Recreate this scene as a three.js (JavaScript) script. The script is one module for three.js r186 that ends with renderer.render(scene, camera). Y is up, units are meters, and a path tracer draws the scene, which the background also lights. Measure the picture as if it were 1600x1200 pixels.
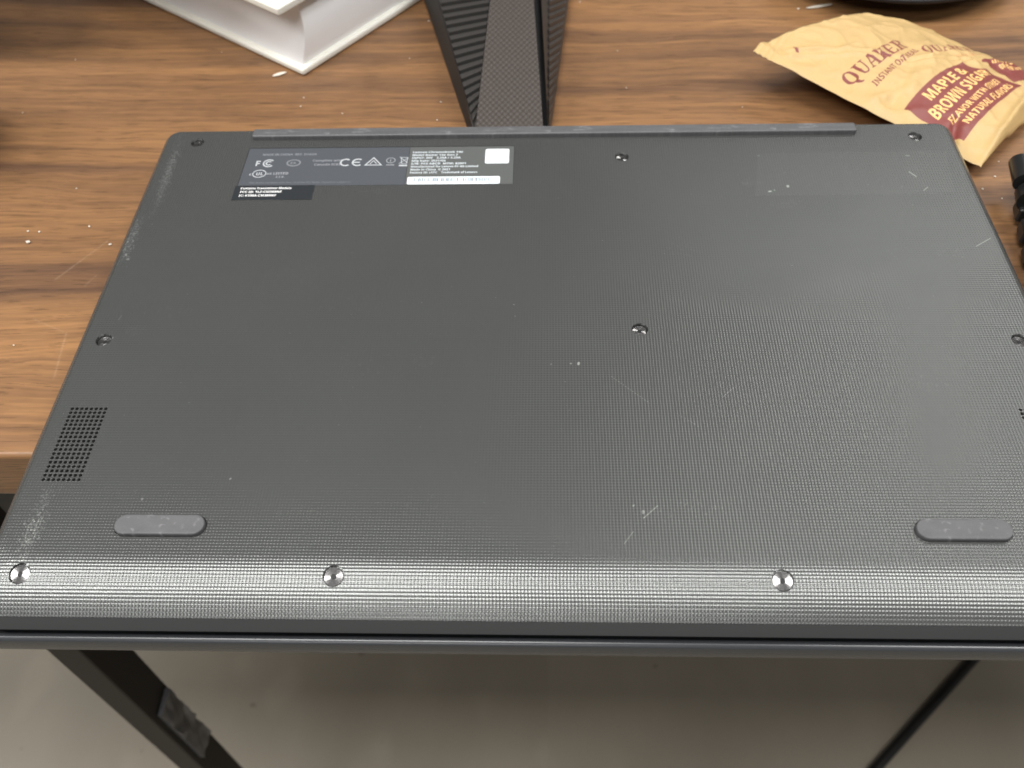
import * as THREE from 'three';
import { mergeGeometries, toCreasedNormals, mergeVertices } from 'three/addons/utils/BufferGeometryUtils.js';
import { RoundedBoxGeometry } from 'three/addons/geometries/RoundedBoxGeometry.js';
import { RectAreaLightUniformsLib } from 'three/addons/lights/RectAreaLightUniformsLib.js';
import { ImprovedNoise } from 'three/addons/math/ImprovedNoise.js';
import { Brush, Evaluator, SUBTRACTION } from 'three-bvh-csg';

// ---------------------------------------------------------------- camera, light, exposure
const scene = new THREE.Scene();
const renderer = new THREE.WebGLRenderer({ antialias: true });
renderer.setSize(1024, 768);
renderer.toneMapping = THREE.LinearToneMapping;
renderer.toneMappingExposure = 1.0;
renderer.shadowMap.enabled = true;
RectAreaLightUniformsLib.init();

const T = 0.0178;                                   // thickness of the closed laptop; the desktop is y = 0
const PITCH = 0.89903, YAW = 0.06074, ROLL = -0.0476, FPX = 1400;
const camera = new THREE.PerspectiveCamera(2 * Math.atan(600 / FPX) * 180 / Math.PI, 4 / 3, 0.01, 30);
const turnY = (x, y, z) => new THREE.Vector3(x * Math.cos(YAW) + z * Math.sin(YAW), y, -x * Math.sin(YAW) + z * Math.cos(YAW));
const fwd = turnY(0, -Math.sin(PITCH), -Math.cos(PITCH)), up0 = turnY(0, Math.cos(PITCH), -Math.sin(PITCH)), rt0 = turnY(1, 0, 0);
const rt = rt0.clone().multiplyScalar(Math.cos(ROLL)).addScaledVector(up0, Math.sin(ROLL));
const up = up0.clone().multiplyScalar(Math.cos(ROLL)).addScaledVector(rt0, -Math.sin(ROLL));
camera.position.set(-0.00262, 0.22226 + T, 0.10993);
camera.quaternion.setFromRotationMatrix(new THREE.Matrix4().makeBasis(rt, up, fwd.clone().negate()));
camera.focus = 0.285; camera.userData.fStop = 15;
camera.updateMatrixWorld(true);
// a pixel of the photograph (1600 x 1200) -> the point of the level plane y = h that it shows
function at(px, py, h = 0) {
  const d = fwd.clone().multiplyScalar(FPX).addScaledVector(rt, px - 800).addScaledVector(up, 600 - py);
  return d.multiplyScalar((h - camera.position.y) / d.y).add(camera.position);
}

scene.background = new THREE.Color().setRGB(0.16, 0.159, 0.157);   // plain pale room all round

const M = {};
function mat(o) { const c = o.color; const m = new (o.physical ? THREE.MeshPhysicalMaterial : THREE.MeshStandardMaterial)(); delete o.physical; if (c) { m.color.setRGB(...c); delete o.color; } if (o.emissive) { m.emissive.setRGB(...o.emissive); delete o.emissive; } m.setValues(o); return m; }
const creased = (g, a) => { g.scale(20000, 20000, 20000); const o = toCreasedNormals(g, a); o.scale(1 / 20000, 1 / 20000, 1 / 20000); return o; };   // its vertex matching works in hundredths of a unit
const names = new Map();
function numbered(n) { const k = names.get(n) || 0; names.set(n, k + 1); return k ? `${n}_${String(k).padStart(3, '0')}` : n; }
function tag(o, label, category, group, kind) { if (label) o.userData.label = label; if (category) o.userData.category = category; if (group) o.userData.group = group; if (kind) o.userData.kind = kind; return o; }
function part(name, geo, m, parent) { const o = new THREE.Mesh(geo, m); o.name = parent === scene ? numbered(name) : name; o.castShadow = o.receiveShadow = true; parent.add(o); return o; }
function thing(name, label, category, pos = [0, 0, 0], group) { const g = new THREE.Group(); g.name = numbered(name); g.position.set(...pos); scene.add(g); return tag(g, label, category, group); }

// ceiling lights: tubes in rows, 1.95 m above the desk
const LAMP_Y = 1.95, LAMP_W = 1.2, LAMP_D = 0.6;
function ceilingLight(x, z, strength, label) {
  const g = thing('ceiling_light', label, 'lamp', [x, LAMP_Y, z], 'ceiling lights above the desk');
  const housing = new THREE.BoxGeometry(LAMP_W + 0.05, 0.05, LAMP_D + 0.05); housing.translate(0, 0.036, 0);
  part('housing', housing, M.lampHousing ||= mat({ color: [0.7, 0.7, 0.7], roughness: 0.6 }), g);
  const dif = new THREE.BoxGeometry(LAMP_W, 0.008, LAMP_D); dif.translate(0, 0.006, 0);
  part('diffuser', dif, M.lampGlow ||= mat({ color: [0.8, 0.8, 0.8], emissive: [1, 0.98, 0.94], emissiveIntensity: 2.5, roughness: 0.7 }), g);
  const l = new THREE.RectAreaLight(new THREE.Color().setRGB(1, 0.99, 0.985), strength, LAMP_W, LAMP_D);
  l.position.set(x, LAMP_Y - 0.004, z); l.rotation.x = -Math.PI / 2; scene.add(l);
}
ceilingLight(-0.50, 0.16, 14, 'ceiling light directly over the laptop');
ceilingLight(1.30, 0.16, 14, 'ceiling light to the side over the paper packet');
ceilingLight(-2.30, 0.16, 22, 'ceiling light to the side beyond the dark bowl');
ceilingLight(1.30, -1.64, 5, 'ceiling light behind the paper packet');
ceilingLight(-0.50, 1.96, 7, 'ceiling light in front of the desk');

// ---------------------------------------------------------------- noise and textures
const PN = new ImprovedNoise();
const noise = (x, y, z = 0) => PN.noise(x, y, z);
const fbm = (x, y, z, n = 4) => { let a = 0, w = 0.5; for (let i = 0; i < n; i++) { a += w * noise(x, y, z + i * 7.3); x *= 2.03; y *= 2.03; w *= 0.5; } return a; };
let seed = 12345; const rnd = () => ((seed = (seed * 1664525 + 1013904223) >>> 0) / 4294967296);
const cl = (v, a = 0, b = 1) => Math.min(b, Math.max(a, v));
const smooth = (a, b, x) => { const t = cl((x - a) / (b - a)); return t * t * (3 - 2 * t); };
function dataTex(w, h, fn, srgb) {
  const d = new Uint8Array(w * h * 4), c = [0, 0, 0];
  for (let j = 0; j < h; j++) for (let i = 0; i < w; i++) { fn(i / w, j / h, c, i, j); const k = 4 * (j * w + i); d[k] = cl(c[0]) * 255; d[k + 1] = cl(c[1]) * 255; d[k + 2] = cl(c[2]) * 255; d[k + 3] = 255; }
  const t = new THREE.DataTexture(d, w, h); t.wrapS = t.wrapT = THREE.RepeatWrapping; t.magFilter = THREE.LinearFilter; t.minFilter = THREE.LinearMipmapLinearFilter; t.generateMipmaps = true;
  if (srgb) t.colorSpace = THREE.SRGBColorSpace; t.needsUpdate = true; return t;
}
function canvasTex(w, h, draw, srgb = true) {
  const c = document.createElement('canvas'); c.width = w; c.height = h; draw(c.getContext('2d'), w, h);
  const t = new THREE.CanvasTexture(c); if (srgb) t.colorSpace = THREE.SRGBColorSpace; return t;
}
const s2 = (v) => v <= 0.0031308 ? 12.92 * v : 1.055 * Math.pow(v, 1 / 2.4) - 0.055;   // linear -> sRGB

// walnut laminate: x along u, z along v; one tile is 0.66 m x 0.38 m
const WOOD_W = 0.66, WOOD_D = 0.38;
const woodScratches = [[85, 437, 168, 376, 1], [103, 520, 84, 590, 0.8], [52, 498, 98, 518, 0.6], [150, 430, 132, 446, 0.5], [1010, 66, 1050, 58, 0.5]].map(([a, b, c, d, q]) => [at(a, b, 0), at(c, d, 0), q]);
const woodMap = dataTex(2048, 1180, (u, v, c) => {
  const x = u * WOOD_W, z = v * WOOD_D;                       // metres
  const drift = 0.012 * noise(x * 3.1, z * 4, 1.7) + 0.0052 * noise(x * 10, z * 16, 4.2) + 0.0016 * noise(x * 34, z * 60, 8.8);
  const w = z + drift;
  const broad = 0.5 + 0.55 * fbm(x * 1.3, w * 26, 3.1, 2);
  const band = 0.5 + 0.8 * fbm(x * 3.4, w * 105, 6.4, 3);
  const fine = 0.5 + 0.8 * fbm(x * 13, w * 430, 9.9, 3);
  const fibre = noise(x * 70, w * 1250, 2.2), fibre2 = noise(x * 150, z * 2300, 5.5);
  let t = 0.44 * broad + 0.32 * band + 0.24 * fine;
  t = smooth(0.24, 0.78, t);
  const vein = smooth(0.58, 0.76, 0.5 + 0.75 * fbm(x * 2.4, w * 66, 17.7, 3)) * (0.45 + 0.55 * fine);
  let r = 0.112 + 0.222 * t, g = 0.058 + 0.112 * t, b = 0.031 + 0.037 * t;
  const k = (1 - 0.38 * vein) * (1 + 0.20 * fibre + 0.13 * fibre2);
  const pore = smooth(0.30, 0.50, noise(x * 85, w * 1500, 12.1)) * 0.34 + smooth(0.35, 0.5, noise(x * 40, w * 800, 31.3)) * 0.18;
  const kk = k * (1 - pore);
  let sc = 0; for (const [a, e, q] of woodScratches) { const dx = e.x - a.x, dz = e.z - a.z, f = cl(((x - 0.35 - a.x) * dx + (z - 0.42 - a.z) * dz) / (dx * dx + dz * dz)), d = Math.hypot(x - 0.35 - a.x - f * dx, z - 0.42 - a.z - f * dz); if (d < 0.0006) sc = Math.max(sc, q * (1 - d / 0.0006) * (0.6 + 0.8 * noise(x * 900, z * 900, 3))); }
  c[0] = s2(r * kk + 0.10 * sc); c[1] = s2(g * kk + 0.085 * sc); c[2] = s2(b * kk * (1 + 0.16 * vein) + 0.065 * sc);
}, true);
woodMap.wrapS = woodMap.wrapT = THREE.MirroredRepeatWrapping;
const woodRough = dataTex(512, 512, (u, v, c) => { const n = 0.5 + 0.5 * fbm(u * 8, v * 60, 3.3, 3), s = 0.5 + 0.6 * fbm(u * 5, v * 5, 1.2, 3); c[0] = c[1] = c[2] = 0.36 + 0.10 * n + 0.10 * s; });
woodRough.wrapS = woodRough.wrapT = THREE.MirroredRepeatWrapping;

// ---------------------------------------------------------------- the setting: floor
const floorMap = dataTex(1024, 1024, (u, v, c) => {
  const a = fbm(u * 6, v * 6, 2.2, 4), b = fbm(u * 22, v * 9, 5.2, 3), d = noise(u * 420, v * 420, 3.0);
  let k = 1 + 0.14 * a + 0.08 * b + 0.03 * d;
  const spot = smooth(0.66, 0.74, noise(u * 60, v * 90, 9.1)); k *= 1 - 0.35 * spot;
  const pale = smooth(0.25, 0.75, noise(u * 24, v * 16, 21.1)); k *= 1 + 0.10 * pale;
  c[0] = s2(0.34 * k); c[1] = s2(0.30 * k); c[2] = s2(0.235 * k);
}, true);
M.floor = mat({ map: floorMap, roughness: 0.38 });
{
  const g = new THREE.BoxGeometry(3.2, 0.02, 3.2); g.translate(0, -0.74, 0.2);
  const uv = g.attributes.uv, p = g.attributes.position; for (let i = 0; i < uv.count; i++) uv.setXY(i, p.getX(i) / 1.1, p.getZ(i) / 1.1);
  tag(part('floor', g, M.floor, scene), 'smudged beige floor under the desk', 'floor', null, 'structure');
}

// ---------------------------------------------------------------- desk
const EDGE_Z = -0.0505, DESK_T = 0.025;
M.wood = mat({ map: woodMap, roughness: 1, roughnessMap: woodRough });
M.darkMetal = mat({ color: [0.012, 0.011, 0.010], roughness: 0.45 });
{
  const desk = thing('desk', 'walnut brown laminate desk under the upturned laptop', 'desk');
  // desktop: rounded front nose, extruded along x
  const s = new THREE.Shape(), r = 0.0022, back = -0.80;
  s.moveTo(back, -DESK_T); s.lineTo(EDGE_Z - r, -DESK_T); s.quadraticCurveTo(EDGE_Z, -DESK_T, EDGE_Z, -DESK_T + r);
  s.lineTo(EDGE_Z, -r); s.quadraticCurveTo(EDGE_Z, 0, EDGE_Z - r, 0); s.lineTo(back, 0); s.closePath();
  let g = new THREE.ExtrudeGeometry(s, { depth: 1.7, bevelEnabled: false, curveSegments: 6 });
  g.rotateY(-Math.PI / 2); g.translate(0.85, 0, 0);
  // rotateY(-90): (x,y,z) -> (-z, y, x): shape x becomes world z
  const p = g.attributes.position, uv = g.attributes.uv, nn = g.attributes.normal;
  for (let i = 0; i < p.count; i++) { const flat = Math.abs(nn.getY(i)) > 0.6; uv.setXY(i, (p.getX(i) + 0.35) / WOOD_W, ((flat ? p.getZ(i) : EDGE_Z + 0.004 - p.getY(i)) + 0.42) / WOOD_D); }
  part('desktop', g, M.wood, desk);
  M.legPaint = mat({ color: [0.012, 0.008, 0.004], roughness: 0.7 });
  for (const sx of [-0.246, 0.62]) {
    const leg = new RoundedBoxGeometry(0.017, 0.73 - DESK_T - 0.0004, 0.024, 2, 0.0012); leg.translate(sx, -DESK_T - (0.73 - DESK_T) / 2, -0.072);
    const lg = part('leg', leg, M.legPaint, desk);
    if (sx < 0) {                                      // crumpled grey tape on the leg's inner side
      const tp = new THREE.BoxGeometry(0.0012, 0.085, 0.017, 1, 14, 6), q = tp.attributes.position;
      for (let i = 0; i < q.count; i++) q.setX(i, q.getX(i) + (q.getX(i) > 0 ? 0.0045 * (0.4 + fbm(q.getY(i) * 90, q.getZ(i) * 140, 2, 3)) : 0));
      tp.computeVertexNormals(); tp.translate(sx + 0.0085 + 0.0008, -0.345, -0.073);
      tag(part('tape_patch', tp, mat({ color: [0.11, 0.11, 0.113], roughness: 0.3 }), lg), 'crumpled grey tape stuck on the leg');
    }
  }
  const panel = new THREE.BoxGeometry(1.6, 0.67, 0.018); panel.translate(0, -0.361, -0.37);
  part('modesty_panel', panel, M.darkMetal, desk);
}

// ---------------------------------------------------------------- rounded-rectangle lofts
function ring(x0, x1, z0, z1, rb, rf, y, seg = 10) {      // back corners rb, front corners rf; runs round once
  const o = [];
  const corner = (cx, cz, r, a0) => { for (let i = 0; i <= seg; i++) { const a = a0 + i / seg * Math.PI / 2; o.push([cx + r * Math.cos(a), y, cz + r * Math.sin(a)]); } };
  corner(x1 - rf, z1 - rf, rf, 0); corner(x0 + rf, z1 - rf, rf, Math.PI / 2); corner(x0 + rb, z0 + rb, rb, Math.PI); corner(x1 - rb, z0 + rb, rb, 3 * Math.PI / 2);
  return o;
}
function loft(rings, crease = 0.6) {                       // rings from bottom to top, capped at both ends
  const n = rings[0].length, pos = [], idx = [];
  for (const r of rings) for (const q of r) pos.push(...q);
  for (let k = 0; k + 1 < rings.length; k++) for (let i = 0; i < n; i++) { const a = k * n + i, b = k * n + (i + 1) % n, c = a + n, d = b + n; idx.push(a, c, b, b, c, d); }
  const cap = (k, flip) => { const t = THREE.ShapeUtils.triangulateShape(rings[k].map((q) => new THREE.Vector2(q[0], q[2])), []); for (const [a, b, c] of t) flip ? idx.push(k * n + a, k * n + b, k * n + c) : idx.push(k * n + a, k * n + c, k * n + b); };
  cap(0, true); cap(rings.length - 1, false);
  let g = new THREE.BufferGeometry(); g.setAttribute('position', new THREE.Float32BufferAttribute(pos, 3)); g.setIndex(idx);
  // make sure faces point outwards
  g = g.toNonIndexed(); const P = g.attributes.position; let vol = 0; const A = new THREE.Vector3(), B = new THREE.Vector3(), C = new THREE.Vector3();
  for (let i = 0; i < P.count; i += 3) { A.fromBufferAttribute(P, i); B.fromBufferAttribute(P, i + 1); C.fromBufferAttribute(P, i + 2); vol += A.dot(B.clone().cross(C)); }
  if (vol < 0) for (let i = 0; i < P.count; i += 3) { const t = [P.getX(i + 1), P.getY(i + 1), P.getZ(i + 1)]; P.setXYZ(i + 1, P.getX(i + 2), P.getY(i + 2), P.getZ(i + 2)); P.setXYZ(i + 2, ...t); }
  g = creased(g, crease);
  const uv = []; const Q = g.attributes.position; for (let i = 0; i < Q.count; i++) uv.push(Q.getX(i), -Q.getZ(i));
  g.setAttribute('uv', new THREE.Float32BufferAttribute(uv, 2)); return g;
}
function prism(shape, y0, y1, bevel = 0, seg = 16) {       // shape drawn in (x, z)
  const g = new THREE.ExtrudeGeometry(shape, { depth: y1 - y0 - bevel, bevelEnabled: bevel > 0, bevelSize: bevel, bevelThickness: bevel, bevelOffset: -bevel, bevelSegments: 3, curveSegments: seg });
  g.rotateX(Math.PI / 2); g.translate(0, y1 - bevel, 0); return g;   // shape y -> z, depth goes down
}
function pill(cx, cz, w, h) { const s = new THREE.Shape(), r = h / 2, x = w / 2 - r; s.absarc(cx + x, cz, r, -Math.PI / 2, Math.PI / 2); s.absarc(cx - x, cz, r, Math.PI / 2, Math.PI * 1.5); s.closePath(); return s; }
function rectShape(x0, z0, x1, z1) { const s = new THREE.Shape(); s.moveTo(x0, z0); s.lineTo(x1, z0); s.lineTo(x1, z1); s.lineTo(x0, z1); s.closePath(); return s; }

// ---------------------------------------------------------------- laptop, upside down; local y = 0 is the bottom cover's flat face
const laptop = thing('laptop', 'dark grey laptop lying upside down across the desk edge', 'laptop', [0, T, 0]);
const COVER = { x: 0.1622, zf: 0.0106, zb: -0.2010, drop: 0.0052, inF: 0.0166, inS: 0.0055, inB: 0.0007 };
const frontSlope = (z) => { const t = cl((z - (COVER.zf - COVER.inF)) / COVER.inF); return [-COVER.drop * t * t, 2 * COVER.drop * t / COVER.inF]; };
// scuffs and scratches of the cover, drawn where the photograph shows them
const CW = 0.330, CD = 0.220, cx0 = -0.165, cz0 = -0.205;
const coverMap = canvasTex(2048, 1366, (c, w, h) => {
  const img = c.createImageData(w, h);
  for (let j = 0; j < h; j++) for (let i = 0; i < w; i++) {
    const u = i / w, v = j / h, k = 4 * (j * w + i);
    const n = 1 + 0.06 * fbm(u * 9, v * 6, 1.1, 3) + 0.05 * (rnd() - 0.5);
    img.data[k] = 255 * s2(0.127 * n); img.data[k + 1] = 255 * s2(0.131 * n); img.data[k + 2] = 255 * s2(0.126 * n); img.data[k + 3] = 255;
  }
  c.putImageData(img, 0, 0);
  const X = (x) => (x - cx0) / CW * w, Z = (z) => (z - cz0) / CD * h, PP = (px, py) => { const q = at(px, py, T); return [X(q.x), Z(q.z)]; };
  const dot = (x, y, r, a) => { c.fillStyle = `rgba(205,205,200,${a})`; c.beginPath(); c.ellipse(x, y, r * (0.6 + rnd()), r * (0.5 + 0.6 * rnd()), rnd() * 3, 0, 7); c.fill(); };
  const line = (x0, y0, x1, y1, wd, a, dash) => { c.strokeStyle = `rgba(205,205,200,${a})`; c.lineWidth = wd; c.setLineDash(dash || []); c.beginPath(); c.moveTo(x0, y0); c.lineTo(x1, y1); c.stroke(); c.setLineDash([]); };
  const scratch = (a, b, wd, al, dash) => line(...PP(...a), ...PP(...b), wd, al, dash);
  scratch([955, 588], [1015, 630], 1.1, 0.55, [3, 3]); scratch([1060, 648], [1095, 668], 1.1, 0.4, [3, 4]); scratch([1130, 620], [1146, 606], 1.1, 0.6, [4, 2]);
  scratch([1130, 688], [1155, 640], 1.0, 0.35, [3, 5]); scratch([1005, 810], [1028, 790], 2, 0.5); scratch([975, 850], [990, 830], 1.5, 0.4); scratch([560, 300], [590, 297], 1, 0.2);
  scratch([185, 500], [190, 493], 1.2, 0.4); scratch([1420, 268], [1432, 276], 2.4, 0.6); scratch([1443, 298], [1450, 292], 1.5, 0.5); scratch([1525, 385], [1548, 372], 1.5, 0.5);
  for (const [px, py, r, a] of [[1203, 299, 4, 0.7], [1231, 291, 4, 0.75], [1210, 297, 2, 0.5], [892, 568, 2, 0.6], [904, 568, 3, 0.8], [861, 569, 2, 0.5], [803, 476, 2, 0.5], [805, 494, 2, 0.4], [830, 900, 2, 0.4], [1005, 800, 3, 0.5], [990, 790, 2, 0.5], [176, 528, 2, 0.6], [222, 780, 2, 0.5], [1418, 243, 5, 0.25], [197, 398, 4, 0.55], [200, 405, 3, 0.5], [1185, 243, 4, 0.18], [360, 748, 2, 0.6]]) dot(...PP(px, py), r, a);
  // scuffed left edge near the grille, the front-left screw and the front of the middle
  const cloud = (px, py, sx, sy, n, rot, am = 0.5) => { for (let i = 0; i < n; i++) { const g1 = (rnd() + rnd() + rnd() - 1.5) * sx, g2 = (rnd() + rnd() + rnd() - 1.5) * sy, ca = Math.cos(rot), sa = Math.sin(rot); dot(...PP(px + g1 * ca - g2 * sa, py + g1 * sa + g2 * ca), 0.5 + 1.1 * rnd(), am * rnd()); } };
  cloud(50, 830, 14, 46, 380, 0.45, 0.6); cloud(70, 780, 10, 30, 120, 0.4, 0.4); cloud(30, 895, 26, 26, 150, 0, 0.6); cloud(110, 915, 60, 10, 90, 0, 0.4);
  cloud(262, 272, 8, 62, 1100, 0.36, 0.36); cloud(204, 375, 8, 36, 600, 0.38, 0.40); cloud(1080, 790, 90, 24, 220, -0.15, 0.22); cloud(1290, 270, 130, 28, 160, 0, 0.14); cloud(1440, 270, 20, 40, 80, 0.3, 0.2);
  c.fillStyle = 'rgba(205,205,200,0.035)'; c.beginPath(); for (const [i, q] of [[1185, 240], [1478, 236], [1492, 300], [1180, 305]].entries()) i ? c.lineTo(...PP(...q)) : c.moveTo(...PP(...q)); c.fill(); scratch([1180, 305], [1470, 302], 1.2, 0.16, [9, 5, 3, 8]); scratch([1185, 240], [1450, 237], 1.2, 0.10, [7, 9]);
  // greasy smudges and wiped patches
  for (let i = 0; i < 26; i++) { const x = rnd() * w, y = rnd() * h, r = 20 + 70 * rnd(); for (let k = 0; k < 60; k++) { const a = rnd() * 6.3, q = r * Math.sqrt(rnd()); dot(x + q * Math.cos(a), y + 0.5 * q * Math.sin(a), 0.6 + 2.2 * rnd(), 0.05 * rnd()); } }
  for (let i = 0; i < 520; i++) dot(rnd() * w, rnd() * h, 0.4 + 0.7 * rnd(), 0.45 * rnd());
  for (let i = 0; i < 46; i++) { const x = rnd() * w, y = rnd() * h, a = rnd() * 6.3, l = 8 + 40 * rnd(); line(x, y, x + l * Math.cos(a), y + l * Math.sin(a), 0.8, 0.10 + 0.12 * rnd(), [3, 3 + 4 * rnd()]); }
  for (let i = 0; i < 130; i++) dot(X(-0.163 + 0.326 * rnd()), Z(0.0108 + 0.0012 * rnd()), 0.7 + 0.9 * rnd(), 0.5 * rnd());
});
coverMap.wrapS = coverMap.wrapT = THREE.ClampToEdgeWrapping;
coverMap.repeat.set(1 / CW, 1 / CD); coverMap.offset.set(-cx0 / CW, 1 - (-cz0) / CD); // u = (x - cx0)/CW ; v = 1 - (z - cz0)/CD with uv.y = -z
const PITCHMM = 0.00096;
const gridNormal = (slope) => { const t = dataTex(64, 64, (u, v, c) => { const sx = slope * Math.sin(2 * Math.PI * u) * (0.75 + 0.25 * Math.cos(2 * Math.PI * v)), sy = slope * Math.sin(2 * Math.PI * v) * (0.75 + 0.25 * Math.cos(2 * Math.PI * u)); const l = Math.hypot(sx, sy, 1); c[0] = 0.5 + 0.5 * sx / l; c[1] = 0.5 + 0.5 * sy / l; c[2] = 0.5 + 0.5 / l; }); t.repeat.set(1 / PITCHMM, 1 / PITCHMM); return t; };
M.cover = mat({ map: coverMap, normalMap: gridNormal(0.185), roughness: 0.25, metalness: 0.6 });
M.smooth = mat({ color: [0.045, 0.046, 0.047], roughness: 0.48 });
M.lid = mat({ color: [0.038, 0.040, 0.043], roughness: 0.26 });
M.black = mat({ color: [0.006, 0.006, 0.006], roughness: 0.6 });
M.rubber = mat({ map: canvasTex(512, 256, (c, w, h) => { const g = c.createImageData(w, h); for (let j = 0; j < h; j++) for (let i = 0; i < w; i++) { const k = 4 * (j * w + i), d = smooth(0.12, 0.62, fbm(i / 34, j / 26, 4.4, 5)) * 0.16 + 0.05 * rnd() + 0.03 * fbm(i / 90, j / 60, 1, 2); const v = 255 * s2(0.080 + 0.8 * d); g.data[k] = v; g.data[k + 1] = v; g.data[k + 2] = v * 1.01; g.data[k + 3] = 255; } c.putImageData(g, 0, 0); }), roughness: 0.62 });
const SCREWS = [[-0.1453, -0.1928, 0], [0.1440, -0.1921, 0], [0.0274, -0.1809, 0], [-0.1510, -0.0854, 0], [0.1502, -0.0846, 0], [0.0285, -0.0897, 0], [-0.1484, 0, 1], [-0.0607, 0, 1], [0.0609, 0.0002, 1], [0.1480, 0.0002, 1]];
{
  const rings = [ring(-COVER.x, COVER.x, COVER.zb, COVER.zf, 0.0042, 0.006, -0.0066), ring(-COVER.x, COVER.x, COVER.zb, COVER.zf, 0.0042, 0.006, -COVER.drop)];
  const K = 14;
  for (let k = 1; k <= K; k++) { const s = k / K, y = -COVER.drop * (1 - s) * (1 - s); rings.push(ring(-COVER.x + COVER.inS * s, COVER.x - COVER.inS * s, COVER.zb + COVER.inB * s, COVER.zf - COVER.inF * s, 0.0042 - 0.0010 * s, 0.006 + 0.002 * s, y)); }
  let brush = new Brush(loft(rings, 0.35)); brush.updateMatrixWorld();
  const ev = new Evaluator(); ev.useGroups = false; ev.attributes = ['position', 'normal', 'uv'];
  const cut = (g) => { if (g.index) g = g.toNonIndexed(); const b = new Brush(g); b.updateMatrixWorld(); brush = ev.evaluate(brush, b, SUBTRACTION); brush.updateMatrixWorld(); };
  const nudge = (g) => { const uv = g.attributes.uv, p = g.attributes.position; for (let i = 0; i < uv.count; i++) uv.setXY(i, p.getX(i), -p.getZ(i)); return g; };
  const tilt = (g, z) => { const [y, s] = frontSlope(z); g.rotateX(Math.atan(s)); return y; };
  for (const [x, z, front] of SCREWS) { const d = front ? 0.0011 : 0.0019, g = new THREE.CylinderGeometry(front ? 0.0030 : 0.0027, front ? 0.0030 : 0.0027, 2 * d, 40); const y = tilt(g, z); g.translate(x, y, z); cut(nudge(g)); }
  for (const sx of [-0.1124, 0.1124]) cut(nudge(prism(pill(sx, -0.0147, 0.0266, 0.0070), -0.0006, 0.002, 0, 20)));
  cut(nudge(prism(rectShape(-0.1229, -0.1888, -0.0152, -0.1648), -0.00028, 0.002)));
  const holes = [];
  for (const s of [-1, 1]) for (let i = 0; i < 8; i++) for (let j = 0; j < 18; j++) { const g = new THREE.CylinderGeometry(0.00056, 0.00056, 0.008, 12); g.translate(s * (0.1521 - i * 0.00154), 0, -0.0565 + j * 0.00155); holes.push(nudge(g.toNonIndexed())); }
  cut(mergeGeometries(holes));
  part('bottom_cover', brush.geometry, M.cover, laptop);
  // smooth side band under the cover, dark gap, lid
  const e = 0.0001;
  part('side_band', loft([ring(-0.1600, 0.1600, -0.1990, 0.0100, 0.004, 0.006, -0.0096), ring(-0.1628, 0.1628, -0.2012, 0.0124, 0.0048, 0.007, -0.0096), ring(-0.1632, 0.1632, -0.2014, 0.0127, 0.0048, 0.007, -0.0091), ring(-0.1630, 0.1630, -0.2013, 0.0121, 0.0048, 0.007, -0.0078), ring(-0.16235, 0.16235, -0.20115, 0.01075, 0.0043, 0.0061, -0.0053), ring(-0.1600, 0.1600, -0.1990, 0.0090, 0.004, 0.006, -0.0070)], 0.5), M.smooth, laptop);
  part('hinge_block', loft([ring(-0.1500, 0.1500, -0.1980, -0.1750, 0.004, 0.004, -0.0129), ring(-0.1500, 0.1500, -0.1980, -0.1750, 0.004, 0.004, -0.0097)]), M.black, laptop);
  part('lid', loft([ring(-0.1628, 0.1628, -0.2006, 0.0144, 0.0052, 0.008, -T + 0.0002), ring(-0.1636, 0.1636, -0.2014, 0.0152, 0.0052, 0.008, -T + 0.0010), ring(-0.1636, 0.1636, -0.2014, 0.0152, 0.0052, 0.008, -0.0115), ring(-0.1634, 0.1634, -0.2012, 0.0150, 0.0052, 0.008, -0.0111), ring(-0.1630, 0.1630, -0.2008, 0.0145, 0.0050, 0.0077, -0.0107), ring(-0.1625, 0.1625, -0.2003, 0.0140, 0.0046, 0.0075, -0.0106), ring(-0.1621, 0.1621, -0.1999, 0.0136, 0.0044, 0.0073, -0.0109), ring(-0.1619, 0.1619, -0.1997, 0.0134, 0.0044, 0.0072, -0.0131)], 0.55), M.lid, laptop);
  // rubber feet
  for (const sx of [-0.1124, 0.1124]) {
    const g = prism(pill(0, 0, 0.0260, 0.0064), -0.0005, 0.0014, 0.0005, 20), uv = g.attributes.uv, p = g.attributes.position;
    for (let i = 0; i < uv.count; i++) uv.setXY(i, 0.5 + p.getX(i) / 0.03 + (sx > 0 ? 0.2 : 0), 0.5 + p.getZ(i) / 0.015);
    g.translate(sx, 0, -0.0147); part('rubber_foot', g, M.rubber, laptop);
  }
  const hg = new RoundedBoxGeometry(0.2437, 0.0040, 0.0051, 4, 0.0007), hu = hg.attributes.uv, hp = hg.attributes.position;
  for (let i = 0; i < hu.count; i++) hu.setXY(i, hp.getX(i) / 0.09, hp.getZ(i) / 0.03);
  M.rubber.map.wrapS = M.rubber.map.wrapT = THREE.RepeatWrapping;
  hg.translate(-0.0007, 0.0003, -0.1962); M.strip = M.rubber.clone(); M.strip.roughness = 0.45; part('rear_foot_strip', hg, M.strip, laptop);
  // screws
  const prof = [[0.00002, -0.0006], [0.0003, -0.00055], [0.00034, -0.00035], [0.00048, -0.00035], [0.00062, -0.00006]];
  for (let k = 0; k <= 44; k++) { const r = 0.00068 + k / 44 * 0.00168; prof.push([r, (k % 2 ? 0.0000105 : 0) + 0.00006 - 0.0000 * k]); }
  prof.push([0.00248, -0.00008], [0.0025, -0.0009]);
  const head = creased(new THREE.LatheGeometry(prof.map((q) => new THREE.Vector2(...q)), 48).toNonIndexed(), 0.25);
  M.screw = mat({ color: [0.38, 0.375, 0.37], metalness: 1, roughness: 0.22 });
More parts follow.
